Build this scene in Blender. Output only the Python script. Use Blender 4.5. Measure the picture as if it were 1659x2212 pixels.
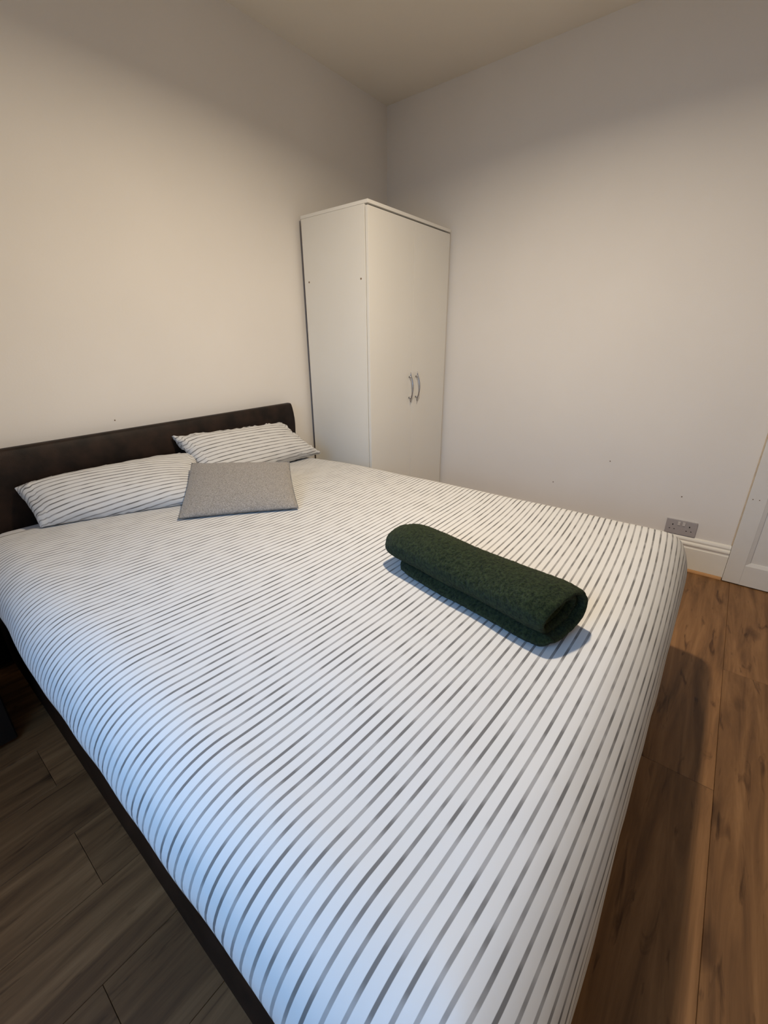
import bpy, bmesh, math, random
from mathutils import Vector, Matrix, noise

# ------------------------------------------------------------------ reset
for o in list(bpy.data.objects):
    bpy.data.objects.remove(o, do_unlink=True)
scene = bpy.context.scene
COL = scene.collection
random.seed(7)

# ------------------------------------------------------------------ camera
# room axes: X=0 right wall, Y=0 headboard wall, Z=0 floor (metres)
YAW, PITCH, ROLL = 0.8987, 0.3760, -0.0052
F_PX = 921.625
fw = Vector((math.sin(YAW)*math.cos(PITCH), math.cos(YAW)*math.cos(PITCH), -math.sin(PITCH)))
rt = Vector((math.cos(YAW), -math.sin(YAW), 0.0))
up = rt.cross(fw)
r2 = rt*math.cos(ROLL) + up*math.sin(ROLL)
u2 = up*math.cos(ROLL) - rt*math.sin(ROLL)
cam_d = bpy.data.cameras.new('camera')
cam = bpy.data.objects.new('camera', cam_d)
COL.objects.link(cam)
cam_d.sensor_fit = 'HORIZONTAL'
cam_d.sensor_width = 36.0
cam_d.lens = F_PX/1659.0*36.0
cam_d.clip_start = 0.02
m = Matrix((( r2.x, u2.x, -fw.x, -2.7831),
            ( r2.y, u2.y, -fw.y, -2.1734),
            ( r2.z, u2.z, -fw.z,  1.2230),
            (0, 0, 0, 1)))
cam.matrix_world = m
scene.camera = cam

# ------------------------------------------------------------------ world, lights, exposure
world = bpy.data.worlds.new('world')
scene.world = world
world.use_nodes = True
bg = world.node_tree.nodes['Background']
bg.inputs['Color'].default_value = (0.55, 0.75, 1.0, 1)
bg.inputs['Strength'].default_value = 1.0

def area(name, loc, direction, shape, sx, sy, power, color):
    d = bpy.data.lights.new(name, 'AREA')
    d.shape = shape
    d.size = sx
    if shape in ('RECTANGLE', 'ELLIPSE'):
        d.size_y = sy
    d.energy = power
    d.color = color
    o = bpy.data.objects.new(name, d)
    COL.objects.link(o)
    o.location = loc
    o.rotation_euler = Vector(direction).to_track_quat('-Z', 'Y').to_euler()
    return o

# ceiling light: a shaded pendant lamp above the frame, throwing its light down
lamp = area('ceiling_lamp_light', (-1.60, -1.50, 2.46), (0, 0, -1), 'DISK', 0.10, 0.10, 30.5, (1.0, 0.842, 0.635))
lamp.data.spread = math.radians(165)
# daylight coming in through the window in the wall left of the camera
win_l = area('window_daylight', (-3.42, -1.60, 1.35), (1, 0, -0.72), 'RECTANGLE', 1.15, 1.0, 9.5, (0.22, 0.53, 1.0))
win_l.data.spread = math.radians(115)

scene.view_settings.view_transform = 'Standard'
scene.view_settings.look = 'None'
scene.view_settings.gamma = 1.0
scene.view_settings.use_curve_mapping = False
scene.view_settings.exposure = 0.0

# ------------------------------------------------------------------ helpers
def link(name, me, mat=None, parent=None):
    o = bpy.data.objects.new(name, me)
    COL.objects.link(o)
    if mat is not None and len(me.materials) == 0:
        me.materials.append(mat)
    if parent is not None:
        o.parent = parent
    return o

def mesh(name, verts, faces, mat, parent=None, smooth=False, uvs=None):
    me = bpy.data.meshes.new(name)
    me.from_pydata(verts, [], faces)
    if uvs is not None:
        lay = me.uv_layers.new(name='UVMap')
        for p in me.polygons:
            for li in p.loop_indices:
                lay.data[li].uv = uvs[me.loops[li].vertex_index]
    if smooth:
        for p in me.polygons:
            p.use_smooth = True
    me.update()
    return link(name, me, mat, parent)

def bm_box(bm, lo, hi, bevel=0.0, seg=2):
    r = bmesh.ops.create_cube(bm, size=1.0)
    vs = r['verts']
    for v in vs:
        v.co = Vector([(lo[i]+hi[i])/2 + v.co[i]*(hi[i]-lo[i]) for i in range(3)])
    if bevel > 0:
        es = set()
        for v in vs:
            for e in v.link_edges:
                es.add(e)
        bmesh.ops.bevel(bm, geom=list(es), offset=bevel, segments=seg, affect='EDGES', profile=0.6)

def from_bm(name, bm, mat, parent=None, smooth=False):
    me = bpy.data.meshes.new(name)
    bmesh.ops.recalc_face_normals(bm, faces=bm.faces)
    bm.to_mesh(me)
    bm.free()
    if smooth:
        for p in me.polygons:
            p.use_smooth = True
    return link(name, me, mat, parent)

def box(name, lo, hi, mat, parent=None, bevel=0.0, seg=2):
    bm = bmesh.new()
    bm_box(bm, lo, hi, bevel, seg)
    return from_bm(name, bm, mat, parent)

def prism(name, prof, axis, a, b, mat, parent=None, smooth=False):
    """closed profile [(p,q)] extruded along axis from a to b.
       axis 0: (x,p,q)   axis 1: (p,y,q)"""
    n = len(prof)
    vs = []
    for t in (a, b):
        for p, q in prof:
            vs.append((t, p, q) if axis == 0 else (p, t, q))
    fs = [(i, (i+1) % n, n+(i+1) % n, n+i) for i in range(n)]
    fs.append(tuple(range(n-1, -1, -1)))
    fs.append(tuple(range(n, 2*n)))
    bm = bmesh.new()
    bv = [bm.verts.new(v) for v in vs]
    for f in fs:
        bm.faces.new([bv[i] for i in f])
    return from_bm(name, bm, mat, parent, smooth)

def empty(name, loc=(0, 0, 0)):
    o = bpy.data.objects.new(name, None)
    COL.objects.link(o)
    o.location = loc
    o.empty_display_size = 0.1
    return o

def tag(o, label, cat):
    o['label'] = label
    o['category'] = cat
    return o

def struct(o, label=None):
    o['kind'] = 'structure'
    if label:
        o['label'] = label
    return o

def fbm(p, sc, octv=3):
    v = Vector(p)*sc
    s = 0.0
    a = 1.0
    for k in range(octv):
        s += a*noise.noise(v)
        v = v*2.03
        a *= 0.5
    return s

# ------------------------------------------------------------------ materials
def new_mat(name):
    mt = bpy.data.materials.new(name)
    mt.use_nodes = True
    nt = mt.node_tree
    b = nt.nodes['Principled BSDF']
    return mt, nt, b

def N(nt, typ, **kw):
    n = nt.nodes.new(typ)
    for k, v in kw.items():
        setattr(n, k, v)
    return n

def paint(name, col, rough=0.6, var=0.03, scale=6.0, bump=0.02, bscale=300.0, spec=0.3):
    mt, nt, b = new_mat(name)
    tc = N(nt, 'ShaderNodeTexCoord')
    n1 = N(nt, 'ShaderNodeTexNoise')
    n1.inputs['Scale'].default_value = scale
    n1.inputs['Detail'].default_value = 4
    nt.links.new(tc.outputs['Object'], n1.inputs['Vector'])
    cr = N(nt, 'ShaderNodeValToRGB')
    cr.color_ramp.elements[0].position = 0.3
    cr.color_ramp.elements[1].position = 0.7
    cr.color_ramp.elements[0].color = tuple(c*(1-var) for c in col)+(1,)
    cr.color_ramp.elements[1].color = tuple(min(1, c*(1+var)) for c in col)+(1,)
    nt.links.new(n1.outputs['Fac'], cr.inputs['Fac'])
    nt.links.new(cr.outputs['Color'], b.inputs['Base Color'])
    b.inputs['Roughness'].default_value = rough
    b.inputs['Specular IOR Level'].default_value = spec
    if bump > 0:
        n2 = N(nt, 'ShaderNodeTexNoise')
        n2.inputs['Scale'].default_value = bscale
        n2.inputs['Detail'].default_value = 3
        nt.links.new(tc.outputs['Object'], n2.inputs['Vector'])
        bp = N(nt, 'ShaderNodeBump')
        bp.inputs['Strength'].default_value = bump*10
        bp.inputs['Distance'].default_value = 0.001
        nt.links.new(n2.outputs['Fac'], bp.inputs['Height'])
        nt.links.new(bp.outputs['Normal'], b.inputs['Normal'])
    return mt

M = {}
M['wall'] = paint('wall_paint', (0.84, 0.80, 0.75), 0.75, 0.015, 2.5, 0.03, 120.0, 0.2)
M['ceiling'] = paint('ceiling_paint', (0.84, 0.78, 0.68), 0.8, 0.015, 2.5, 0.04, 90.0, 0.15)
M['gloss'] = paint('gloss_white_woodwork', (0.86, 0.83, 0.76), 0.35, 0.02, 9.0, 0.01, 60.0, 0.45)
M['door'] = paint('door_white_paint', (0.78, 0.76, 0.72), 0.4, 0.03, 7.0, 0.01, 60.0, 0.45)
M['melamine'] = paint('white_melamine', (0.84, 0.82, 0.765), 0.38, 0.01, 4.0, 0.006, 400.0, 0.4)
M['melamine_edge'] = paint('white_melamine_edge', (0.86, 0.84, 0.79), 0.4, 0.01, 4.0, 0.0, 400.0, 0.4)
M['hardboard'] = paint('brown_hardboard', (0.16, 0.11, 0.08), 0.8, 0.08, 20.0, 0.02, 200.0, 0.2)
M['dark_hole'] = paint('dark_recess', (0.012, 0.011, 0.010), 0.8, 0.02, 20.0, 0.0)
M['raw_hole'] = paint('chipboard_hole', (0.22, 0.14, 0.08), 0.9, 0.1, 200.0, 0.0)
M['socket'] = paint('grey_socket_plastic', (0.43, 0.40, 0.40), 0.4, 0.01, 20.0, 0.0, 100.0, 0.4)
M['rocker'] = paint('pale_rocker_plastic', (0.62, 0.59, 0.56), 0.35, 0.01, 20.0, 0.0, 100.0, 0.45)
M['caulk'] = paint('yellowed_caulk', (0.62, 0.50, 0.36), 0.7, 0.12, 30.0, 0.03, 200.0, 0.2)
M['black'] = paint('black_lacquer', (0.012, 0.011, 0.011), 0.45, 0.1, 10.0, 0.01, 200.0, 0.3)
M['bead'] = paint('orange_beech_bead', (0.50, 0.27, 0.115), 0.45, 0.08, 14.0, 0.01, 200.0, 0.3)
M['nail'] = paint('nail_mark_brown', (0.20, 0.14, 0.10), 0.8, 0.1, 90.0, 0.0)
M['upvc'] = paint('window_frame_white', (0.80, 0.80, 0.80), 0.3, 0.01, 4.0, 0.0)

def mat_chrome():
    mt, nt, b = new_mat('brushed_chrome')
    b.inputs['Base Color'].default_value = (0.46, 0.45, 0.46, 1)
    b.inputs['Metallic'].default_value = 1.0
    b.inputs['Roughness'].default_value = 0.25
    return mt
M['chrome'] = mat_chrome()

def mat_glass():
    mt, nt, b = new_mat('window_glass')
    b.inputs['Base Color'].default_value = (0.9, 0.95, 1, 1)
    b.inputs['Roughness'].default_value = 0.02
    b.inputs['Transmission Weight'].default_value = 1.0
    return mt
M['glass'] = mat_glass()

def mat_leather():
    mt, nt, b = new_mat('dark_brown_faux_leather')
    tc = N(nt, 'ShaderNodeTexCoord')
    n1 = N(nt, 'ShaderNodeTexNoise')
    n1.inputs['Scale'].default_value = 14.0
    n1.inputs['Detail'].default_value = 6
    nt.links.new(tc.outputs['Object'], n1.inputs['Vector'])
    cr = N(nt, 'ShaderNodeValToRGB')
    cr.color_ramp.elements[0].position = 0.35
    cr.color_ramp.elements[0].color = (0.0075, 0.0042, 0.0030, 1)
    cr.color_ramp.elements[1].position = 0.72
    cr.color_ramp.elements[1].color = (0.027, 0.0145, 0.0095, 1)
    nt.links.new(n1.outputs['Fac'], cr.inputs['Fac'])
    nt.links.new(cr.outputs['Color'], b.inputs['Base Color'])
    b.inputs['Roughness'].default_value = 0.55
    b.inputs['Specular IOR Level'].default_value = 0.22
    vo = N(nt, 'ShaderNodeTexVoronoi')
    vo.inputs['Scale'].default_value = 420.0
    nt.links.new(tc.outputs['Object'], vo.inputs['Vector'])
    bp = N(nt, 'ShaderNodeBump')
    bp.inputs['Strength'].default_value = 0.4
    bp.inputs['Distance'].default_value = 0.0008
    nt.links.new(vo.outputs['Distance'], bp.inputs['Height'])
    nt.links.new(bp.outputs['Normal'], b.inputs['Normal'])
    return mt
M['leather'] = mat_leather()

def mat_stripes(name, pitch, duty):
    """white cotton, thin grey stripes of constant v; each stripe is dyed in darker and paler stretches"""
    mt, nt, b = new_mat(name)
    uv = N(nt, 'ShaderNodeUVMap')
    sep = N(nt, 'ShaderNodeSeparateXYZ')
    nt.links.new(uv.outputs['UV'], sep.inputs['Vector'])
    dv = N(nt, 'ShaderNodeMath', operation='DIVIDE')
    dv.inputs[1].default_value = pitch
    nt.links.new(sep.outputs['Y'], dv.inputs[0])
    fr = N(nt, 'ShaderNodeMath', operation='FRACT')
    nt.links.new(dv.outputs[0], fr.inputs[0])
    fl = N(nt, 'ShaderNodeMath', operation='FLOOR')
    nt.links.new(dv.outputs[0], fl.inputs[0])
    # stripe mask with a soft woven edge
    sb = N(nt, 'ShaderNodeMath', operation='SUBTRACT')
    sb.inputs[1].default_value = 0.5
    nt.links.new(fr.outputs[0], sb.inputs[0])
    ab = N(nt, 'ShaderNodeMath', operation='ABSOLUTE')
    nt.links.new(sb.outputs[0], ab.inputs[0])
    mr = N(nt, 'ShaderNodeMapRange')
    mr.inputs['From Min'].default_value = duty/2 - 0.018
    mr.inputs['From Max'].default_value = duty/2 + 0.018
    mr.inputs['To Min'].default_value = 1.0
    mr.inputs['To Max'].default_value = 0.0
    nt.links.new(ab.outputs[0], mr.inputs['Value'])
    # dyed stretches along each stripe
    cmb = N(nt, 'ShaderNodeCombineXYZ')
    sx = N(nt, 'ShaderNodeMath', operation='MULTIPLY')
    sx.inputs[1].default_value = 13.0
    nt.links.new(sep.outputs['X'], sx.inputs[0])
    sy = N(nt, 'ShaderNodeMath', operation='MULTIPLY')
    sy.inputs[1].default_value = 0.37
    nt.links.new(fl.outputs[0], sy.inputs[0])
    nt.links.new(sx.outputs[0], cmb.inputs['X'])
    nt.links.new(sy.outputs[0], cmb.inputs['Y'])
    ns = N(nt, 'ShaderNodeTexNoise')
    ns.inputs['Scale'].default_value = 1.0
    ns.inputs['Detail'].default_value = 2.0
    nt.links.new(cmb.outputs['Vector'], ns.inputs['Vector'])
    cr = N(nt, 'ShaderNodeValToRGB')
    cr.color_ramp.elements[0].position = 0.40
    cr.color_ramp.elements[0].color = (0.160, 0.154, 0.150, 1)
    cr.color_ramp.elements[1].position = 0.58
    cr.color_ramp.elements[1].color = (0.34, 0.332, 0.326, 1)
    nt.links.new(ns.outputs['Fac'], cr.inputs['Fac'])
    mx = N(nt, 'ShaderNodeMix', data_type='RGBA')
    mx.inputs['A'].default_value = (0.625, 0.62, 0.612, 1)
    nt.links.new(mr.outputs[0], mx.inputs['Factor'])
    nt.links.new(cr.outputs['Color'], mx.inputs['B'])
    nt.links.new(mx.outputs['Result'], b.inputs['Base Color'])
    b.inputs['Roughness'].default_value = 0.8
    b.inputs['Specular IOR Level'].default_value = 0.15
    b.inputs['Sheen Weight'].default_value = 0.06
    # fine cloth creases
    tc = N(nt, 'ShaderNodeTexCoord')
    n2 = N(nt, 'ShaderNodeTexNoise')
    n2.inputs['Scale'].default_value = 9.0
    n2.inputs['Detail'].default_value = 8
    n2.inputs['Distortion'].default_value = 1.2
    nt.links.new(tc.outputs['Object'], n2.inputs['Vector'])
    bp = N(nt, 'ShaderNodeBump')
    bp.inputs['Strength'].default_value = 0.16
    bp.inputs['Distance'].default_value = 0.006
    nt.links.new(n2.outputs['Fac'], bp.inputs['Height'])
    nt.links.new(bp.outputs['Normal'], b.inputs['Normal'])
    return mt
M['duvet'] = mat_stripes('striped_duvet_cotton', 0.0203, 0.26)
M['pillow'] = mat_stripes('striped_pillow_cotton', 0.0203, 0.24)

def mat_fabric(name, c0, c1, scale, bump, bdist, rough=0.95, sheen=0.2):
    mt, nt, b = new_mat(name)
    tc = N(nt, 'ShaderNodeTexCoord')
    n1 = N(nt, 'ShaderNodeTexNoise')
    n1.inputs['Scale'].default_value = scale
    n1.inputs['Detail'].default_value = 5
    n1.inputs['Roughness'].default_value = 0.7
    nt.links.new(tc.outputs['Object'], n1.inputs['Vector'])
    cr = N(nt, 'ShaderNodeValToRGB')
    cr.color_ramp.elements[0].position = 0.35
    cr.color_ramp.elements[0].color = c0+(1,)
    cr.color_ramp.elements[1].position = 0.65
    cr.color_ramp.elements[1].color = c1+(1,)
    nt.links.new(n1.outputs['Fac'], cr.inputs['Fac'])
    nt.links.new(cr.outputs['Color'], b.inputs['Base Color'])
    b.inputs['Roughness'].default_value = rough
    b.inputs['Specular IOR Level'].default_value = 0.1
    b.inputs['Sheen Weight'].default_value = sheen
    b.inputs['Sheen Roughness'].default_value = 0.5
    bp = N(nt, 'ShaderNodeBump')
    bp.inputs['Strength'].default_value = bump
    bp.inputs['Distance'].default_value = bdist
    nt.links.new(n1.outputs['Fac'], bp.inputs['Height'])
    nt.links.new(bp.outputs['Normal'], b.inputs['Normal'])
    return mt
M['felt'] = mat_fabric('grey_melange_felt', (0.165, 0.152, 0.138), (0.37, 0.345, 0.318), 240.0, 0.4, 0.002)
M['piping'] = mat_fabric('grey_piping', (0.12, 0.118, 0.115), (0.24, 0.235, 0.23), 240.0, 0.4, 0.002)
M['terry'] = mat_fabric('dark_green_terry', (0.0040, 0.0095, 0.0020), (0.040, 0.056, 0.0180), 140.0, 1.0, 0.010, 1.0, 0.06)
M['sheet'] = mat_fabric('pale_fitted_sheet', (0.55, 0.54, 0.55), (0.66, 0.65, 0.65), 20.0, 0.2, 0.004, 0.9, 0.05)

def mat_wood():
    mt, nt, b = new_mat('brown_oak_plank')
    tc = N(nt, 'ShaderNodeTexCoord')
    oi = N(nt, 'ShaderNodeObjectInfo')
    # shift the grain for every plank
    off = N(nt, 'ShaderNodeMath', operation='MULTIPLY')
    off.inputs[1].default_value = 37.0
    nt.links.new(oi.outputs['Random'], off.inputs[0])
    cb = N(nt, 'ShaderNodeCombineXYZ')
    nt.links.new(off.outputs[0], cb.inputs['X'])
    nt.links.new(off.outputs[0], cb.inputs['Y'])
    ad = N(nt, 'ShaderNodeVectorMath', operation='ADD')
    nt.links.new(tc.outputs['Object'], ad.inputs[0])
    nt.links.new(cb.outputs[0], ad.inputs[1])
    mp = N(nt, 'ShaderNodeMapping')
    mp.inputs['Scale'].default_value = (1.3, 15.0, 1.0)
    nt.links.new(ad.outputs[0], mp.inputs['Vector'])
    n1 = N(nt, 'ShaderNodeTexNoise')
    n1.inputs['Scale'].default_value = 1.6
    n1.inputs['Detail'].default_value = 9
    n1.inputs['Roughness'].default_value = 0.62
    n1.inputs['Distortion'].default_value = 0.6
    nt.links.new(mp.outputs[0], n1.inputs['Vector'])
    cr = N(nt, 'ShaderNodeValToRGB')
    e = cr.color_ramp.elements
    e[0].position = 0.25
    e[0].color = (0.080, 0.038, 0.0160, 1)
    e[1].position = 0.75
    e[1].color = (0.31, 0.165, 0.072, 1)
    mid = e.new(0.5)
    mid.color = (0.195, 0.098, 0.040, 1)
    nt.links.new(n1.outputs['Fac'], cr.inputs['Fac'])
    # short dark cracks and knots
    mp2 = N(nt, 'ShaderNodeMapping')
    mp2.inputs['Scale'].default_value = (6.0, 34.0, 1.0)
    nt.links.new(ad.outputs[0], mp2.inputs['Vector'])
    n2 = N(nt, 'ShaderNodeTexNoise')
    n2.inputs['Scale'].default_value = 1.0
    n2.inputs['Detail'].default_value = 4
    n2.inputs['Distortion'].default_value = 1.0
    nt.links.new(mp2.outputs[0], n2.inputs['Vector'])
    cr2 = N(nt, 'ShaderNodeValToRGB')
    cr2.color_ramp.elements[0].position = 0.60
    cr2.color_ramp.elements[0].color = (1, 1, 1, 1)
    cr2.color_ramp.elements[1].position = 0.72
    cr2.color_ramp.elements[1].color = (0.38, 0.33, 0.30, 1)
    nt.links.new(n2.outputs['Fac'], cr2.inputs['Fac'])
    mu = N(nt, 'ShaderNodeMix', data_type='RGBA', blend_type='MULTIPLY')
    mu.inputs['Factor'].default_value = 1.0
    nt.links.new(cr.outputs['Color'], mu.inputs['A'])
    nt.links.new(cr2.outputs['Color'], mu.inputs['B'])
    # round knots
    mp3 = N(nt, 'ShaderNodeMapping')
    mp3.inputs['Scale'].default_value = (2.6, 5.2, 1.0)
    nt.links.new(ad.outputs[0], mp3.inputs['Vector'])
    wob = N(nt, 'ShaderNodeTexNoise')
    wob.inputs['Scale'].default_value = 5.0
    nt.links.new(mp3.outputs[0], wob.inputs['Vector'])
    wmx = N(nt, 'ShaderNodeMix', data_type='RGBA')
    wmx.inputs['Factor'].default_value = 0.16
    nt.links.new(mp3.outputs[0], wmx.inputs['A'])
    nt.links.new(wob.outputs['Color'], wmx.inputs['B'])
    vk = N(nt, 'ShaderNodeTexVoronoi')
    vk.inputs['Scale'].default_value = 1.0
    nt.links.new(wmx.outputs['Result'], vk.inputs['Vector'])
    crk = N(nt, 'ShaderNodeValToRGB')
    crk.color_ramp.elements[0].position = 0.03
    crk.color_ramp.elements[0].color = (0.30, 0.25, 0.22, 1)
    crk.color_ramp.elements[1].position = 0.15
    crk.color_ramp.elements[1].color = (1, 1, 1, 1)
    nt.links.new(vk.outputs['Distance'], crk.inputs['Fac'])
    muk = N(nt, 'ShaderNodeMix', data_type='RGBA', blend_type='MULTIPLY')
    muk.inputs['Factor'].default_value = 1.0
    nt.links.new(mu.outputs['Result'], muk.inputs['A'])
    nt.links.new(crk.outputs['Color'], muk.inputs['B'])
    mu = muk
    # plank-to-plank tone
    hs = N(nt, 'ShaderNodeHueSaturation')
    mr = N(nt, 'ShaderNodeMapRange')
    mr.inputs['To Min'].default_value = 0.84
    mr.inputs['To Max'].default_value = 1.14
    nt.links.new(oi.outputs['Random'], mr.inputs['Value'])
    nt.links.new(mr.outputs[0], hs.inputs['Value'])
    nt.links.new(mu.outputs['Result'], hs.inputs['Color'])
    nt.links.new(hs.outputs['Color'], b.inputs['Base Color'])
    b.inputs['Roughness'].default_value = 0.5
    b.inputs['Specular IOR Level'].default_value = 0.3
    bp = N(nt, 'ShaderNodeBump')
    bp.inputs['Strength'].default_value = 0.25
    bp.inputs['Distance'].default_value = 0.001
    nt.links.new(n1.outputs['Fac'], bp.inputs['Height'])
    nt.links.new(bp.outputs['Normal'], b.inputs['Normal'])
    return mt
M['wood'] = mat_wood()
M['underlay'] = paint('dark_floor_joint', (0.05, 0.035, 0.025), 0.9, 0.05, 10, 0.0)

# ------------------------------------------------------------------ room shell
XL, YF, H = -3.48, -3.45, 2.651
T = 0.12
struct(box('wall_back', (XL-T, 0.0, -0.05), (T, T, H+T), M['wall']), 'off-white painted wall behind the headboard')
struct(box('wall_right', (0.0, YF-T, -0.05), (T, 0.0, H+T), M['wall']), 'off-white painted wall right of the wardrobe')
struct(box('wall_front', (XL-T, YF-T, -0.05), (0.0, YF, H+T), M['wall']))
struct(box('ceiling', (XL, YF, H), (0.0, 0.0, H+T), M['ceiling']), 'plain matt ceiling above the wardrobe corner')
# left wall with a window opening
wy0, wy1, wz0, wz1 = -2.25, -0.95, 0.75, 1.95
bm = bmesh.new()
bm_box(bm, (XL-T, YF, -0.05), (XL, wy0, H+T))
bm_box(bm, (XL-T, wy1, -0.05), (XL, 0.0, H+T))
bm_box(bm, (XL-T, wy0, -0.05), (XL, wy1, wz0))
bm_box(bm, (XL-T, wy0, wz1), (XL, wy1, H+T))
struct(from_bm('wall_left', bm, M['wall']))
win = struct(empty('window_1', (XL-0.06, (wy0+wy1)/2, wz0)))
def wchild(name, lo, hi, mat):
    o = box(name, lo, hi, mat)
    o.parent = win
    o.matrix_parent_inverse = Matrix.Translation(-win.location)
    return o
fx0, fx1 = XL-0.09, XL-0.04
wchild('window_frame', (fx0, wy0+0.002, wz0+0.002), (fx1, wy0+0.06, wz1-0.002), M['upvc'])
wchild('window_frame', (fx0, wy1-0.06, wz0+0.002), (fx1, wy1-0.002, wz1-0.002), M['upvc'])
wchild('window_frame', (fx0, wy0+0.06, wz0+0.002), (fx1, wy1-0.06, wz0+0.06), M['upvc'])
wchild('window_frame', (fx0, wy0+0.06, wz1-0.06), (fx1, wy1-0.06, wz1-0.002), M['upvc'])
wchild('pane', (XL-0.075, wy0+0.06, wz0+0.06), (XL-0.069, wy1-0.06, wz1-0.06), M['glass'])

# floor: planks along X, 192 mm wide
floor = struct(box('floor', (XL, YF, -0.05), (0.0, 0.0, -0.006), M['underlay']), 'brown wood plank floor')
PW, PL = 0.192, 1.52
joints = {}
row0 = -2.39
def row_index(y):
    return round((y-row0)/PW)
# end joints seen in the photograph: (lower row edge y, joint x)
known = {row_index(-0.854): -2.70, row_index(-1.238): -2.715, row_index(-1.622): -2.786,
         row_index(-2.39): -1.51, row_index(-2.582): -0.874}
k0 = math.ceil((YF-row0)/PW)-1
k1 = math.floor((0.0-row0)/PW)
pm_cache = {}
def plank_mesh(L, W):
    key = (round(L, 3), round(W, 3))
    if key not in pm_cache:
        bm = bmesh.new()
        bm_box(bm, (0.0004, 0.0004, -0.006), (L-0.0004, W-0.0004, 0.0), 0.0008, 1)
        me = bpy.data.meshes.new('plank')
        bm.to_mesh(me)
        bm.free()
        me.materials.append(M['wood'])
        pm_cache[key] = me
    return pm_cache[key]
rng = random.Random(3)
for k in range(k0, k1+1):
    y0 = max(row0+k*PW, YF)
    y1 = min(row0+(k+1)*PW, 0.0)
    if y1-y0 < 0.01:
        continue
    j = known.get(k, -rng.uniform(0.2, 1.2))
    x = j
    while x > XL:
        x -= PL
    while x < 0:
        a, b_ = max(x, XL), min(x+PL, 0.0)
        if b_-a > 0.02:
            o = link('plank', plank_mesh(b_-a, y1-y0), None, floor)
            o.location = (a, y0, 0.0)
        x += PL

# small filled nail marks on the walls
for (axis_, px_, py_, pz_) in [(0, 0.0, -2.078, 0.422), (0, 0.0, -1.378, 0.374), (0, 0.0, -1.688, 0.563), (1, -2.011, 0.0, 0.905)]:
    bm = bmesh.new()
    rot = Matrix.Rotation(math.pi/2, 4, 'Y' if axis_ == 0 else 'X')
    off_ = Vector((-0.0004, 0, 0)) if axis_ == 0 else Vector((0, -0.0004, 0))
    bmesh.ops.create_cone(bm, cap_ends=True, segments=9, radius1=0.0034, radius2=0.0022, depth=0.0012,
                          matrix=Matrix.Translation(Vector((px_, py_, pz_))+off_) @ rot)
    from_bm('nail_mark', bm, M['nail'], bpy.data.objects['wall_right' if axis_ == 0 else 'wall_back'])

# skirting boards: ogee-topped profile, p = distance from wall, q = height
SK = [(0.0005, 0.012), (0.018, 0.012), (0.018, 0.136), (0.0175, 0.139), (0.0145, 0.143), (0.0145, 0.150), (0.0185, 0.155), (0.0195, 0.161),
      (0.018, 0.167), (0.014, 0.172), (0.0115, 0.175), (0.0115, 0.178), (0.0135, 0.181), (0.013, 0.187),
      (0.010, 0.194), (0.006, 0.199), (0.0005, 0.201)]
bb_r = struct(prism('baseboard_right', [(-p, q) for p, q in SK], 1, -2.352, -0.0195, M['gloss']),
       'white moulded skirting board under the wall socket')
struct(prism('baseboard_back', [(-p, q) for p, q in SK], 0, XL+0.0005, -0.0005, M['gloss']))
struct(prism('baseboard_left', [(XL+p, q) for p, q in SK], 1, YF+0.0005, -0.0195, M['gloss']))
# thin wooden bead along the foot of the right skirting
BD = [(0.0185, 0.0005), (0.031, 0.0005), (0.031, 0.004), (0.028, 0.010), (0.023, 0.014), (0.0185, 0.0155)]
struct(prism('trim_1', [(-p, q) for p, q in BD], 1, -2.350, -0.0195, M['bead'], smooth=False),
       'thin orange wooden bead along the foot of the skirting')

# ------------------------------------------------------------------ panelled door leaf standing against the right wall
door = struct(empty('door_1', (-0.035, -2.348, 0.006)), 'white panelled door at the right edge of the photo')
DY, DX0, DX1, DZ0, DZ1 = -2.3535, -0.036, -0.002, 0.006, 1.986
DW = 0.762
ST, BR, TR = 0.0735, 0.113, 0.10
def dpart(name, lo, hi, mat, bevel=0.0015):
    o = box(name, lo, hi, mat, None, bevel)
    o.parent = door
    o.matrix_parent_inverse = Matrix.Translation(-door.location)
    return o
def dkeep(o):
    o.parent = door
    o.matrix_parent_inverse = Matrix.Translation(-door.location)
    return o
dpart('stile', (DX0, DY-ST, DZ0), (DX1, DY, DZ1), M['door'])
dpart('stile', (DX0, DY-DW, DZ0), (DX1, DY-DW+ST, DZ1), M['door'])
midc = DY-DW/2
dpart('rail', (DX0, DY-DW+ST, DZ0), (DX1, DY-ST, DZ0+BR), M['door'], 0.0)
dpart('rail', (DX0, DY-DW+ST, 0.78), (DX1, DY-ST, 0.93), M['door'], 0.0)
dpart('rail', (DX0, DY-DW+ST, DZ1-TR), (DX1, DY-ST, DZ1), M['door'], 0.0)
dpart('muntin', (DX0, midc-0.04, DZ0+BR), (DX1, midc+0.04, 0.78), M['door'], 0.0)
dpart('muntin', (DX0, midc-0.04, 0.93), (DX1, midc+0.04, DZ1-TR), M['door'], 0.0)
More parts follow.
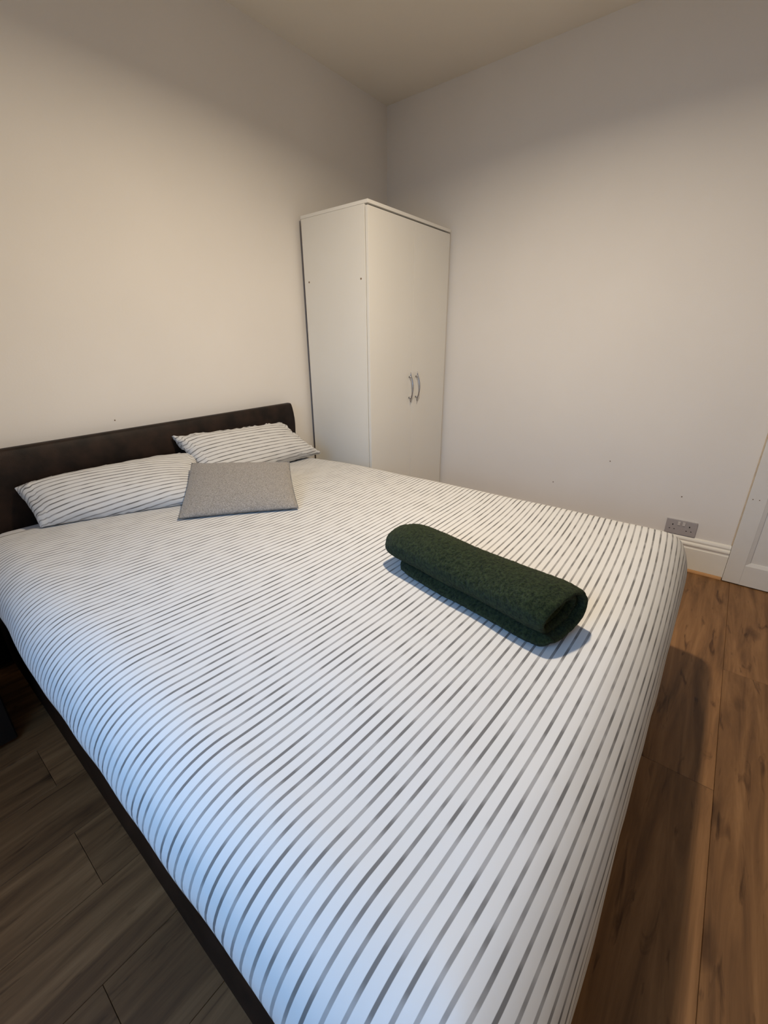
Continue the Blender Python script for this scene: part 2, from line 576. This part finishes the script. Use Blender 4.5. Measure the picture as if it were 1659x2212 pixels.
def panel(y_hi, y_lo, z0, z1):
    # recessed field
    dpart('panel', (DX0+0.012, y_lo, z0), (DX1, y_hi, z1), M['door'], 0.0)
    # sloping moulding round the recess: four mitred strips
    w = 0.017
    fo = DX0 + 0.0005
    fi = DX0 + 0.0115
    def strip(a, b, c, d):
        # a,b outer edge; c,d inner edge, each (y,z)
        vs = [(fo, *a), (fo, *b), (fi-0.004, *d), (fi-0.004, *c), (fi+0.002, *a), (fi+0.002, *b), (fi+0.002, *d), (fi+0.002, *c)]
        fs = [(0, 1, 2, 3), (7, 6, 5, 4), (0, 4, 5, 1), (1, 5, 6, 2), (2, 6, 7, 3), (3, 7, 4, 0)]
        bm = bmesh.new()
        bv = [bm.verts.new(v) for v in vs]
        for f in fs:
            bm.faces.new([bv[i] for i in f])
        dkeep(from_bm('moulding', bm, M['door']))
    strip((y_hi, z0), (y_lo, z0), (y_hi-w, z0+w), (y_lo+w, z0+w))
    strip((y_hi, z1), (y_lo, z1), (y_hi-w, z1-w), (y_lo+w, z1-w))
    strip((y_hi, z0), (y_hi, z1), (y_hi-w, z0+w), (y_hi-w, z1-w))
    strip((y_lo, z0), (y_lo, z1), (y_lo+w, z0+w), (y_lo+w, z1-w))
for (z0, z1) in ((DZ0+BR, 0.78), (0.93, DZ1-TR)):
    panel(DY-ST, midc+0.04, z0, z1)
    panel(midc-0.04, DY-DW+ST, z0, z1)
# two nail holes in the stile
for yy in (-2.372, -2.398):
    bm = bmesh.new()
    bmesh.ops.create_cone(bm, cap_ends=True, segments=10, radius1=0.0025, radius2=0.0025, depth=0.001,
                          matrix=Matrix.Translation((DX0-0.0003, yy, 0.481)) @ Matrix.Rotation(math.pi/2, 4, 'Y'))
    dkeep(from_bm('nail_hole', bm, M['raw_hole']))
# yellowed filler line between wall and door edge
struct(box('trim_2', (-0.010, DY+0.0004, 0.205), (-0.0004, DY+0.005, 1.98), M['caulk']),
       'yellowed filler line down the wall beside the door')

# ------------------------------------------------------------------ double wall socket
so = empty('wall_socket', (-0.0004, -2.1105, 0.2458))
tag(so, 'grey double wall socket with two pale switches above the skirting', 'socket')
def spart(name, lo, hi, mat, bevel=0.0, parent=so):
    o = box(name, lo, hi, mat, None, bevel)
    o.parent = parent
    return o
spart('face_plate', (-0.0095, -0.073, -0.043), (0, 0.073, 0.043), M['socket'], 0.0025)
for s in (1, -1):
    # s=+1: outlet nearer the bed
    cy = 0.040*s
    spart('switch_rocker', (-0.0125, 0.0115*s-0.0065, 0.012), (-0.0085, 0.0115*s+0.0065, 0.034), M['rocker'], 0.0015)
    spart('earth_slot', (-0.0098, cy-0.0025, 0.008), (-0.009, cy+0.0025, 0.016), M['dark_hole'])
    spart('pin_slot', (-0.0098, cy+0.0080, -0.0155), (-0.009, cy+0.0145, -0.0115), M['dark_hole'])
    spart('pin_slot', (-0.0098, cy-0.0145, -0.0155), (-0.009, cy-0.0080, -0.0115), M['dark_hole'])

# ------------------------------------------------------------------ wardrobe
wd = empty('wardrobe', (-0.425, -0.275, 0.0))
tag(wd, 'white two-door wardrobe with bow handles in the room corner', 'wardrobe')
def wpart(name, lo, hi, mat, bevel=0.0008, parent=None):
    o = box(name, lo, hi, mat, None, bevel)
    o.parent = wd
    o.matrix_parent_inverse = Matrix.Translation(-wd.location)
    return o
WX0, WX1, WYB, WYF, WZ = -0.8375, -0.0240, -0.034, -0.530, 1.895
PT = 0.016
DT = 0.017
side_f = WYF + DT + 0.005
wpart('side_panel', (WX0, side_f, 0.0), (WX0+PT, WYB, WZ-PT-0.0006), M['melamine'])
wpart('side_panel', (WX1-PT, side_f, 0.0), (WX1, WYB, WZ-PT-0.0006), M['melamine'])
wpart('top_panel', (WX0-0.001, WYF-0.002, WZ-PT), (WX1+0.001, WYB, WZ), M['melamine_edge'], 0.001)
wpart('base_panel', (WX0+PT, side_f, 0.07), (WX1-PT, WYB-0.004, 0.07+PT), M['melamine'])
wpart('plinth', (WX0+PT, side_f+0.02, 0.0), (WX1-PT, side_f+0.036, 0.07), M['melamine'])
wpart('back_panel', (WX0+0.001, WYB, 0.02), (WX1-0.001, WYB+0.003, WZ-PT), M['hardboard'], 0.0)
XM = -0.4215
doors = []
for (a, b_) in ((WX0+0.001, XM-0.0012), (XM+0.0012, WX1-0.001)):
    doors.append(wpart('door', (a, WYF, 0.072), (b_, WYF+DT, WZ-PT-0.0085), M['melamine'], 0.001))
# screw holes in the visible side
for (yy, zz) in ((-0.072, 1.560), (-0.477, 1.546)):
    bm = bmesh.new()
    bmesh.ops.create_cone(bm, cap_ends=True, segments=14, radius1=0.0048, radius2=0.0048, depth=0.0012,
                          matrix=Matrix.Translation((WX0-0.0003, yy, zz)) @ Matrix.Rotation(math.pi/2, 4, 'Y'))
    o = from_bm('screw_hole', bm, M['raw_hole'])
    o.parent = wd
    o.matrix_parent_inverse = Matrix.Translation(-wd.location)
# bow handles
def handle(xc, zc, par):
    L, n, m_ = 0.184, 28, 10
    vs, fs = [], []
    for i in range(n+1):
        t = -1 + 2*i/n
        z = zc + t*L/2
        out = 0.014 + 0.017*(1-(t/0.80)**2) if abs(t) < 0.80 else 0.014 - 0.002*(abs(t)-0.8)/0.2
        hw = 0.0062*(1-0.35*t*t) if abs(t) < 0.8 else 0.0062*(1-0.35*t*t)*(1-0.35*((abs(t)-0.8)/0.2)**2)
        ht = 0.0042*(1-0.35*t*t)
        for k in range(m_):
            a = 2*math.pi*k/m_
            vs.append((xc+hw*math.cos(a), WYF-out+ht*math.sin(a), z))
    for i in range(n):
        for k in range(m_):
            fs.append((i*m_+k, i*m_+(k+1) % m_, (i+1)*m_+(k+1) % m_, (i+1)*m_+k))
    fs.append(tuple(range(m_-1, -1, -1)))
    fs.append(tuple(n*m_+k for k in range(m_)))
    bm = bmesh.new()
    bv = [bm.verts.new(v) for v in vs]
    for f in fs:
        bm.faces.new([bv[i] for i in f])
    for s in (-1, 1):
        bmesh.ops.create_cone(bm, cap_ends=True, segments=14, radius1=0.0058, radius2=0.0048, depth=0.016,
                              matrix=Matrix.Translation((xc, WYF-0.008, zc+s*0.064)) @ Matrix.Rotation(math.pi/2, 4, 'X'))
    o = from_bm('handle', bm, M['chrome'], None, True)
    o.parent = par
    return o
handle(-0.452, 0.960, doors[0])
handle(-0.377, 0.960, doors[1])

# ------------------------------------------------------------------ bed frame
BX0, BX1 = -2.632, -1.058
BYH, BYF = -0.105, -2.120
bed = empty('bed', ((BX0+BX1)/2, -1.1, 0.0))
tag(bed, 'king-size bed with a dark brown faux leather headboard and side rails', 'bed')
def bkeep(o):
    o.parent = bed
    o.matrix_parent_inverse = Matrix.Translation(-bed.location)
    return o
# headboard: padded, rolled top; runs slightly downhill to the left
prof = [(-0.030, 0.02), (-0.100, 0.02), (-0.100, 0.40), (-0.101, 0.60), (-0.104, 0.70), (-0.107, 0.745), (-0.108, 0.775), (-0.106, 0.805),
        (-0.101, 0.835), (-0.094, 0.862), (-0.088, 0.878), (-0.083, 0.886), (-0.075, 0.8895), (-0.055, 0.890), (-0.041, 0.888), (-0.033, 0.881), (-0.030, 0.870)]
HX0 = -2.712
bm = bmesh.new()
rings = []
nx = 24
for i in range(nx+1):
    x = HX0 + (BX1-HX0)*i/nx
    dz = (x-BX1)*0.0205
    ring = []
    edge = min(i, nx-i)
    inset = 0.0
    for (p, q) in prof:
        zz = q + (dz if q > 0.3 else 0)
        ring.append(bm.verts.new((x, p, zz - (inset if q > 0.8 else 0))))
    rings.append(ring)
np_ = len(prof)
for i in range(nx):
    for k in range(np_):
        bm.faces.new((rings[i][k], rings[i][(k+1) % np_], rings[i+1][(k+1) % np_], rings[i+1][k]))
bm.faces.new(rings[0])
bm.faces.new(list(reversed(rings[-1])))
hb = bkeep(from_bm('headboard', bm, M['leather'], None, False))
for p in hb.data.polygons:
    p.use_smooth = len(p.vertices) == 4
RZ0, RZ1 = 0.022, 0.462
rail_l = bkeep(box('side_rail', (BX0, BYF, RZ0), (BX0+0.055, -0.1005, RZ1), M['leather'], None, 0.012, 4))
bkeep(box('side_rail', (BX1-0.055, BYF, RZ0), (BX1, -0.1005, RZ1), M['leather'], None, 0.012, 4))
bkeep(box('foot_rail', (BX0, BYF-0.045, RZ0), (BX1, BYF-0.001, RZ1), M['leather'], None, 0.012, 4))
# stitched seam along the top outer edge of the visible rail
bm = bmesh.new()
yy = BYF+0.02
while yy < -0.12:
    bm_box(bm, (BX0+0.0045, yy, RZ1-0.0052), (BX0+0.0062, yy+0.008, RZ1-0.0028))
    yy += 0.0125
st = bkeep(from_bm('stitching', bm, paint('pale_thread', (0.22, 0.17, 0.13), 0.8, 0.05, 50, 0.0)))
st['kind'] = 'stuff'
for (x, y) in ((BX0+0.05, -0.16), (BX1-0.11, -0.16), (BX0+0.05, BYF+0.03), (BX1-0.11, BYF+0.03)):
    bkeep(box('leg', (x, y, 0.0005), (x+0.06, y+0.06, RZ0+0.01), M['black'], None, 0.003))
bkeep(box('mattress', (BX0+0.058, BYF+0.02, 0.25), (BX1-0.058, -0.112, 0.572), M['sheet'], None, 0.06, 6))

# ------------------------------------------------------------------ duvet
TOPZ = 0.608
def prof_left(rho):
    """arc length from shoulder start -> (outward, down)"""
    return ell(rho, 0.300, 0.285, 0.0)
_ell_cache = {}
def ell(rho, a, b, flare):
    """quarter super-ellipse a (out) x b (down), then a straight hang with flare"""
    key = (a, b)
    if key not in _ell_cache:
        pts = []
        n = 200
        e = 2/2.1
        for i in range(n+1):
            th = math.pi/2*i/n
            pts.append((a*math.sin(th)**e, b*(1-math.cos(th)**e)))
        L = [0.0]
        for i in range(n):
            L.append(L[-1]+math.hypot(pts[i+1][0]-pts[i][0], pts[i+1][1]-pts[i][1]))
        _ell_cache[key] = (pts, L)
    pts, L = _ell_cache[key]
    if rho >= L[-1]:
        ex = rho-L[-1]
        return a+flare*ex, b+ex*math.sqrt(max(0, 1-flare*flare))
    lo, hi = 0, len(L)-1
    while hi-lo > 1:
        md = (lo+hi)//2
        if L[md] <= rho:
            lo = md
        else:
            hi = md
    f = (rho-L[lo])/max(1e-9, L[hi]-L[lo])
    return pts[lo][0]+(pts[hi][0]-pts[lo][0])*f, pts[lo][1]+(pts[hi][1]-pts[lo][1])*f

# inner flat rectangle
IX0, IX1 = -2.526, -1.130
IY1, IY0 = -0.235, -2.055        # head edge, foot shoulder start
AL, BL_ = 0.150, 0.130           # left shoulder
AR, BRr = 0.150, 0.17            # right shoulder
AF, BF = 0.136, 0.165            # foot shoulder
LEFT_L = ell(99, AL, BL_, 0) and _ell_cache[(AL, BL_)][1][-1] + 0.010
ell(99, AR, BRr, 0)
RIGHT_L = _ell_cache[(AR, BRr)][1][-1] + 0.10
ell(99, AF, BF, 0)
FOOT_L = _ell_cache[(AF, BF)][1][-1] + 0.140
ds = 0.0135
s_vals = []
nL = int(LEFT_L/ds); nM = int((IX1-IX0)/ds); nR = int(RIGHT_L/ds)
for i in range(nL):
    s_vals.append(IX0-LEFT_L+LEFT_L*i/nL)
for i in range(nM):
    s_vals.append(IX0+(IX1-IX0)*i/nM)
for i in range(nR+1):
    s_vals.append(IX1+RIGHT_L*i/nR)
t_vals = []
nM2 = int((IY1-IY0)/ds); nF = int(FOOT_L/ds)
for i in range(nF):
    t_vals.append(IY0-FOOT_L+FOOT_L*i/nF)
for i in range(nM2+1):
    t_vals.append(IY0+(IY1-IY0)*i/nM2)
vs, uvs, fs = [], [], []
for t in t_vals:
    for s in s_vals:
        bx = min(max(s, IX0), IX1)
        by = max(t, IY0)
        a = s-bx
        b_ = t-by
        left = a < 0
        A_, B_, LX = (AL, BL_, LEFT_L) if left else (AR, BRr, RIGHT_L)
        fx_ = abs(a)/LX          # 0..1 of the side drop
        fy_ = abs(b_)/FOOT_L
        x, y, dn = bx, by, 0.0
        if fx_ > 0 or fy_ > 0:
            ox, dx_ = ell(fx_*LX, A_, B_, 0.0 if left else 0.05)
            oy, dy_ = ell(fy_*FOOT_L, AF, BF, 0.03)
            # rounded plan corner
            cu_, cv_ = min(1.0, ox/A_), min(1.0, oy/AF)
            x = bx + math.copysign(ox*math.sqrt(1-cv_*cv_*0.34), a)
            y = by - oy*math.sqrt(1-cu_*cu_*0.30)
            dn = (dx_**4+dy_**4)**0.25
        if left:
            x += 0.026*fx_*max(0.0, min(1.0, (y+0.95)/0.6))
        z = TOPZ - dn
        # general puffiness: head end a little lower, filling uneven
        flat = max(0.0, 1-max(fx_, fy_)*1.6)
        hd = max(0.0, min(1.0, (y+0.75)/0.55))
        z -= 0.020*hd*hd
        z += flat*0.006*fbm((s, t, 0.3), 2.2, 2)
        # ripples near the hems
        if fx_ > 0.55:
            k = (fx_-0.55)/0.45
            x += (0.005 if left else 0.014)*k*noise.noise(Vector((t*6.5, 1.7, 0)))
            z += (0.007 if left else 0.016)*k*noise.noise(Vector((t*5.0, 4.2, 0)))
            if left:
                x += 0.004*max(0, fx_-0.86)/0.14     # hem turns in under the edge
        if fy_ > 0.35:
            k = (fy_-0.35)/0.65
            y += 0.005*k*noise.noise(Vector((s*6.0, 9.1, 0)))
            z += 0.018*k*noise.noise(Vector((s*4.2, 6.4, 0)))
        # broad soft pulls over the foot shoulder
        if 0 < fy_ < 0.6 or (t < IY0+0.25 and fy_ == 0):
            w_ = math.exp(-((t-IY0+0.02)/0.14)**2)
            z += 0.0035*w_*fbm((s*1.2+t*2.5, t*4.5, 2.0), 2.6, 3)
        vs.append((x, y, z))
        sb_ = min(s, -1.05)+1.87
        uvs.append((s, t - 0.062*sb_*sb_))
ns_, nt_ = len(s_vals), len(t_vals)
for j in range(nt_-1):
    for i in range(ns_-1):
        p = j*ns_+i
        fs.append((p, p+1, p+ns_+1, p+ns_))
duvet = mesh('duvet', vs, fs, M['duvet'], None, True, uvs)
sol = duvet.modifiers.new('thickness', 'SOLIDIFY')
sol.thickness = 0.022
sol.offset = -1
tag(duvet, 'white duvet with thin broken grey stripes spread over the bed', 'duvet')

def top_z(x, y):
    """approximate height of the duvet's upper side"""
    hd = max(0.0, min(1.0, (y+0.75)/0.55))
    z = TOPZ - 0.020*hd*hd
    if x < IX0:
        z -= ell_drop(IX0-x, AL, BL_)
    if x > IX1:
        z -= ell_drop(x-IX1, AR, BRr)
    return z
def ell_drop(d, a, b):
    d = min(d, a*0.999)
    return b*(1-(1-(d/a)**2.1)**(1/2.1))

# ------------------------------------------------------------------ pillows and cushion
def pillow(name, corners, thick_up, thick_dn, vlen, ulen, mat, nu=56, nv=40, pull=0.05, wrinkle=0.004, seed=0.0, power=0.5, seam=None):
    """corners: back-left, back-right, front-right, front-left"""
    BLc, BRc, FRc, FLc = [Vector(c) for c in corners]
    nrm = ((BRc-FLc).cross(BLc-FRc)).normalized()
    if nrm.z < 0:
        nrm = -nrm
    vs, uvs, fs = [], [], []
    idx = {}
    def pt(u, v, side):
        # u,v in -1..1, v=+1 back
        uu = u*(1-pull*(1-v*v)*0.8)
        vv = v*(1-pull*(1-u*u))
        a, b_ = (uu+1)/2, (vv+1)/2
        P = (FLc*(1-a)+FRc*a)*(1-b_) + (BLc*(1-a)+BRc*a)*b_
        hgt = (max(0, 1-u**4)*max(0, 1-v**4))**power*(0.75+0.25*(1-u*u)*(1-v*v))
        P = P + nrm*(hgt*(thick_up if side > 0 else -thick_dn))
        ed = max(abs(u), abs(v))
        wv = noise.noise(Vector((u*4.2+seed, v*5, side*3.0)))*0.8 + noise.noise(Vector((u*11+seed, v*8, side*5.0)))*0.4
        ew = max(0.0, (ed-0.62)/0.38)
        k = wrinkle*(0.10+1.25*ew*ew)*(1 if ed < 0.999 else 0.6)
        P = P + nrm*(wv*k*side if ed < 0.999 else 0)
        if ed > 0.9:
            P.z += wrinkle*0.7*noise.noise(Vector((u*13+seed, v*13, 8.0)))
        P.z = max(P.z, top_z(P.x, P.y)+0.0035)
        P.y = min(P.y, -0.1105)
        return P
    for side in (1, -1):
        for j in range(nv+1):
            for i in range(nu+1):
                # cluster samples at the rim
                u = math.sin((-1+2*i/nu)*math.pi/2)
                v = math.sin((-1+2*j/nv)*math.pi/2)
                rim = i in (0, nu) or j in (0, nv)
                if rim and side < 0:
                    idx[(side, i, j)] = idx[(1, i, j)]
                    continue
                idx[(side, i, j)] = len(vs)
                vs.append(tuple(pt(u, v, side)))
                uvs.append((u*ulen/2, v*vlen/2+0.3+seed))
        for j in range(nv):
            for i in range(nu):
                q = (idx[(side, i, j)], idx[(side, i+1, j)], idx[(side, i+1, j+1)], idx[(side, i, j+1)])
                fs.append(q if side > 0 else q[::-1])
    for i in range(nu+1):
        col = [idx[(1, i, j)] for j in range(nv+1)]
        acc = [0.0]
        for j in range(nv):
            acc.append(acc[-1]+(Vector(vs[col[j+1]])-Vector(vs[col[j]])).length)
        # rows keep the middle column's order; spacing follows the cloth
        for j in range(nv+1):
            uvs[col[j]] = (uvs[col[j]][0], acc[j]-acc[nv//2] + 0.3 + seed)
    o = mesh(name, vs, fs, mat, None, True, uvs)
    rim = [idx[(1, i, 0)] for i in range(nu+1)] + [idx[(1, nu, j)] for j in range(1, nv+1)] + \
          [idx[(1, i, nv)] for i in range(nu-1, -1, -1)] + [idx[(1, 0, j)] for j in range(nv-1, 0, -1)]
    return o, [Vector(vs[k]) for k in rim]

def tube(name, pts, r, mat, parent, closed=True, m_=6):
    vs, fs = [], []
    n = len(pts)
    for i in range(n):
        t = (pts[(i+1) % n]-pts[i-1]).normalized()
        a = t.cross(Vector((0, 0, 1)))
        if a.length < 1e-4:
            a = t.cross(Vector((1, 0, 0)))
        a.normalize()
        b_ = t.cross(a)
        for k in range(m_):
            th = 2*math.pi*k/m_
            vs.append(tuple(pts[i]+a*(r*math.cos(th))+b_*(r*math.sin(th))))
    for i in range(n if closed else n-1):
        i2 = (i+1) % n
        for k in range(m_):
            fs.append((i*m_+k, i*m_+(k+1) % m_, i2*m_+(k+1) % m_, i2*m_+k))
    return mesh(name, vs, fs, mat, parent, True)

pr_, _ = pillow('pillow', [(-1.825, -0.115, 0.812), (-1.165, -0.115, 0.790), (-1.020, -0.285, 0.605), (-1.80, -0.34, 0.615)],
             0.062, 0.10, 0.31, 0.80, M['pillow'], pull=0.09, wrinkle=0.013, seed=0.0, power=0.42)
tag(pr_, 'striped pillow on the wardrobe side, propped high against the headboard', 'pillow')
pl_, _ = pillow('pillow', [(-2.450, -0.120, 0.715), (-1.730, -0.130, 0.715), (-1.925, -0.545, 0.615), (-2.440, -0.275, 0.590)],
             0.080, 0.08, 0.34, 0.72, M['pillow'], pull=0.03, wrinkle=0.012, seed=1.37, power=0.40)
tag(pl_, 'striped pillow at the bed side nearest the camera, left of the grey cushion', 'pillow')
cu, rim = pillow('cushion', [(-1.884, -0.383, 0.738), (-1.550, -0.632, 0.715), (-1.752, -0.915, 0.615), (-2.107, -0.652, 0.618)],
            0.038, 0.055, 0.42, 0.42, M['felt'], pull=0.035, wrinkle=0.004, seed=2.2, power=0.6)
tag(cu, 'plain grey felt cushion leaning against the striped pillows', 'cushion')
tube('seam', [p + Vector((0, 0, 0.0005)) for p in rim], 0.0022, M['piping'], cu)

# ------------------------------------------------------------------ rolled towel
def towel():
    far = Vector((-1.834, -1.470))
    near = Vector((-1.931, -2.012))
    ax = (near-far)
    L = ax.length
    ax.normalize()
    side = Vector((-ax.y, ax.x))
    if side.x < 0:
        side = -side
    ply = 0.0165
    turns = 2.9
    R0 = 0.0705
    SX, SZ = 1.24, 0.775
    PER = 90
    core = []
    for i in range(int(turns*PER)+1):
        ph = i/PER*2*math.pi
        R = R0 - ply*1.0*ph/(2*math.pi)
        th = -math.pi*0.72 + ph
        core.append((R*math.cos(th)*SX, R*math.sin(th)*SZ, ph))
    hmin = min(h for _, h, _ in core)
    base = -hmin + ply/2 + 0.0015
    core = [(c, h+base, ph) for c, h, ph in core]
    c0, h0, _ = core[0]
    lip = []
    n_lip = 10
    for k in range(n_lip):
        f = k/n_lip
        lip.append((c0-0.022*(1-f), ply/2+0.0015 + (h0-ply/2-0.0015)*f**2, -0.4*(1-f)))
    path = lip+core
    n = len(path)
    # along the roll: fine samples, denser at both ends where the folded edges round off
    fr_list = [0.0, 0.0012, 0.004, 0.008, 0.013]
    x_ = 0.018
    while x_ < L-0.018:
        fr_list.append(x_)
        x_ += 0.0032
    fr_list += [L-0.013, L-0.008, L-0.004, L-0.0012, L]
    fr_list = [v/L for v in fr_list]
    nl = len(fr_list)-1
    vs, fs = [], []
    def P(i, off, l):
        c, h, ph = path[i]
        ca, ha, _ = path[max(0, i-1)]
        cb, hb_, _ = path[min(n-1, i+1)]
        tx, tz = cb-ca, hb_-ha
        d = math.hypot(tx, tz)
        nx_, nz_ = tz/d, -tx/d          # outward
        fr = fr_list[l]
        e = min(fr, 1-fr)*L
        if e < ply*0.7:
            off *= math.sqrt(max(0.0, 1-(1-e/(ply*0.7))**2))*0.95+0.05
        if i < 5:
            off *= math.sqrt(1-(1-i/5.0)**2)*0.95+0.05
        inn = max(0.0, ph)/(2*math.pi*turns)
        end_f = 0.014*inn + 0.006*math.sin(max(0, ph)*1.3) + 0.062*math.exp(-(max(0.0, ph)/0.9)**2)
        end_n = 0.042*inn**0.6 + 0.010*math.sin(ph*0.9+2.3)
        if i < n_lip+6:
            rr = (1-i/(n_lip+6.0))**2      # rounded corners of the free end
            end_n += 0.026*rr
            end_f += 0.020*rr
        a = end_f + (L-end_f-end_n)*fr
        sc = 1.0 - 0.07*(1-fr)**3 + 0.015*math.sin(fr*7.0)
        rimk = math.exp(-((1-fr)*L/0.03)**2)*0.07 + math.exp(-(fr*L/0.035)**2)*0.13
        sc *= (1-rimk)
        cc = (c + nx_*off)*sc
        hh = base*sc + (h + nz_*off-base)*sc
        outer = 1.0 if ph < 2*math.pi*1.05 else 0.4
        w = 0.006*outer*fbm((cc*6, hh*6, a*5), 1.0, 2)
        fz = 0.0016*noise.noise(Vector((cc*150, hh*150, a*150))) + 0.0008*noise.noise(Vector((cc*330, hh*330, a*330)))
        if e < 0.03:
            w += 0.004*outer*noise.noise(Vector((cc*40, hh*40, a*14)))
        cc += nx_*(w+fz)
        hh += nz_*(w+fz)
        hh = max(hh, 0.0012)
        p2 = far + ax*a + side*cc
        return (p2.x, p2.y, TOPZ+0.006+hh)
    # ribbon: outer side, inner side
    stride = nl+1
    for off in (ply/2, -ply/2):
        for i in range(n):
            for l in range(nl+1):
                vs.append(P(i, off, l))
    B = n*stride
    for i in range(n-1):
        for l in range(nl):
            p = i*stride+l
            fs.append((p, p+1, p+stride+1, p+stride))
            q = B+p
            fs.append((q, q+stride, q+stride+1, q+1))
    for i in range(n-1):
        for l in (0, nl):
            p = i*stride+l
            f = (p, p+stride, B+p+stride, B+p)
            fs.append(f if l == 0 else f[::-1])
    for i in (0, n-1):
        for l in range(nl):
            p = i*stride+l
            f = (p, B+p, B+p+1, p+1)
            fs.append(f if i == 0 else f[::-1])
    bm = bmesh.new()
    bv = [bm.verts.new(v) for v in vs]
    for f in fs:
        try:
            bm.faces.new([bv[i] for i in f])
        except ValueError:
            pass
    return from_bm('towel', bm, M['terry'], None, True)
tw = towel()
tag(tw, 'dark green terry towel rolled up on the striped duvet', 'towel')

# ------------------------------------------------------------------ bedside cabinet (only its lower corner is in view)
ns = empty('bedside_cabinet', (-2.93, -0.36, 0.0))
tag(ns, 'black bedside cabinet on the floor beside the bed, at the left edge', 'cabinet')
def npart(name, lo, hi, mat, bevel=0.002, parent=None):
    o = box(name, lo, hi, mat, None, bevel)
    o.parent = parent or ns
    if parent is None:
        o.matrix_parent_inverse = Matrix.Translation(-ns.location)
    return o
npart('body', (-3.14, -0.550, 0.0008), (-2.722, -0.160, 0.43), M['black'])
npart('top_panel', (-3.145, -0.572, 0.4305), (-2.717, -0.155, 0.450), M['black'])
for (z0, z1) in ((0.015, 0.215), (0.220, 0.425)):
    d = npart('drawer', (-3.137, -0.570, z0), (-2.725, -0.5505, z1), M['black'])
    npart('handle', (-2.99, -0.586, (z0+z1)/2-0.006), (-2.87, -0.5703, (z0+z1)/2+0.006), M['chrome'], 0.003, d)
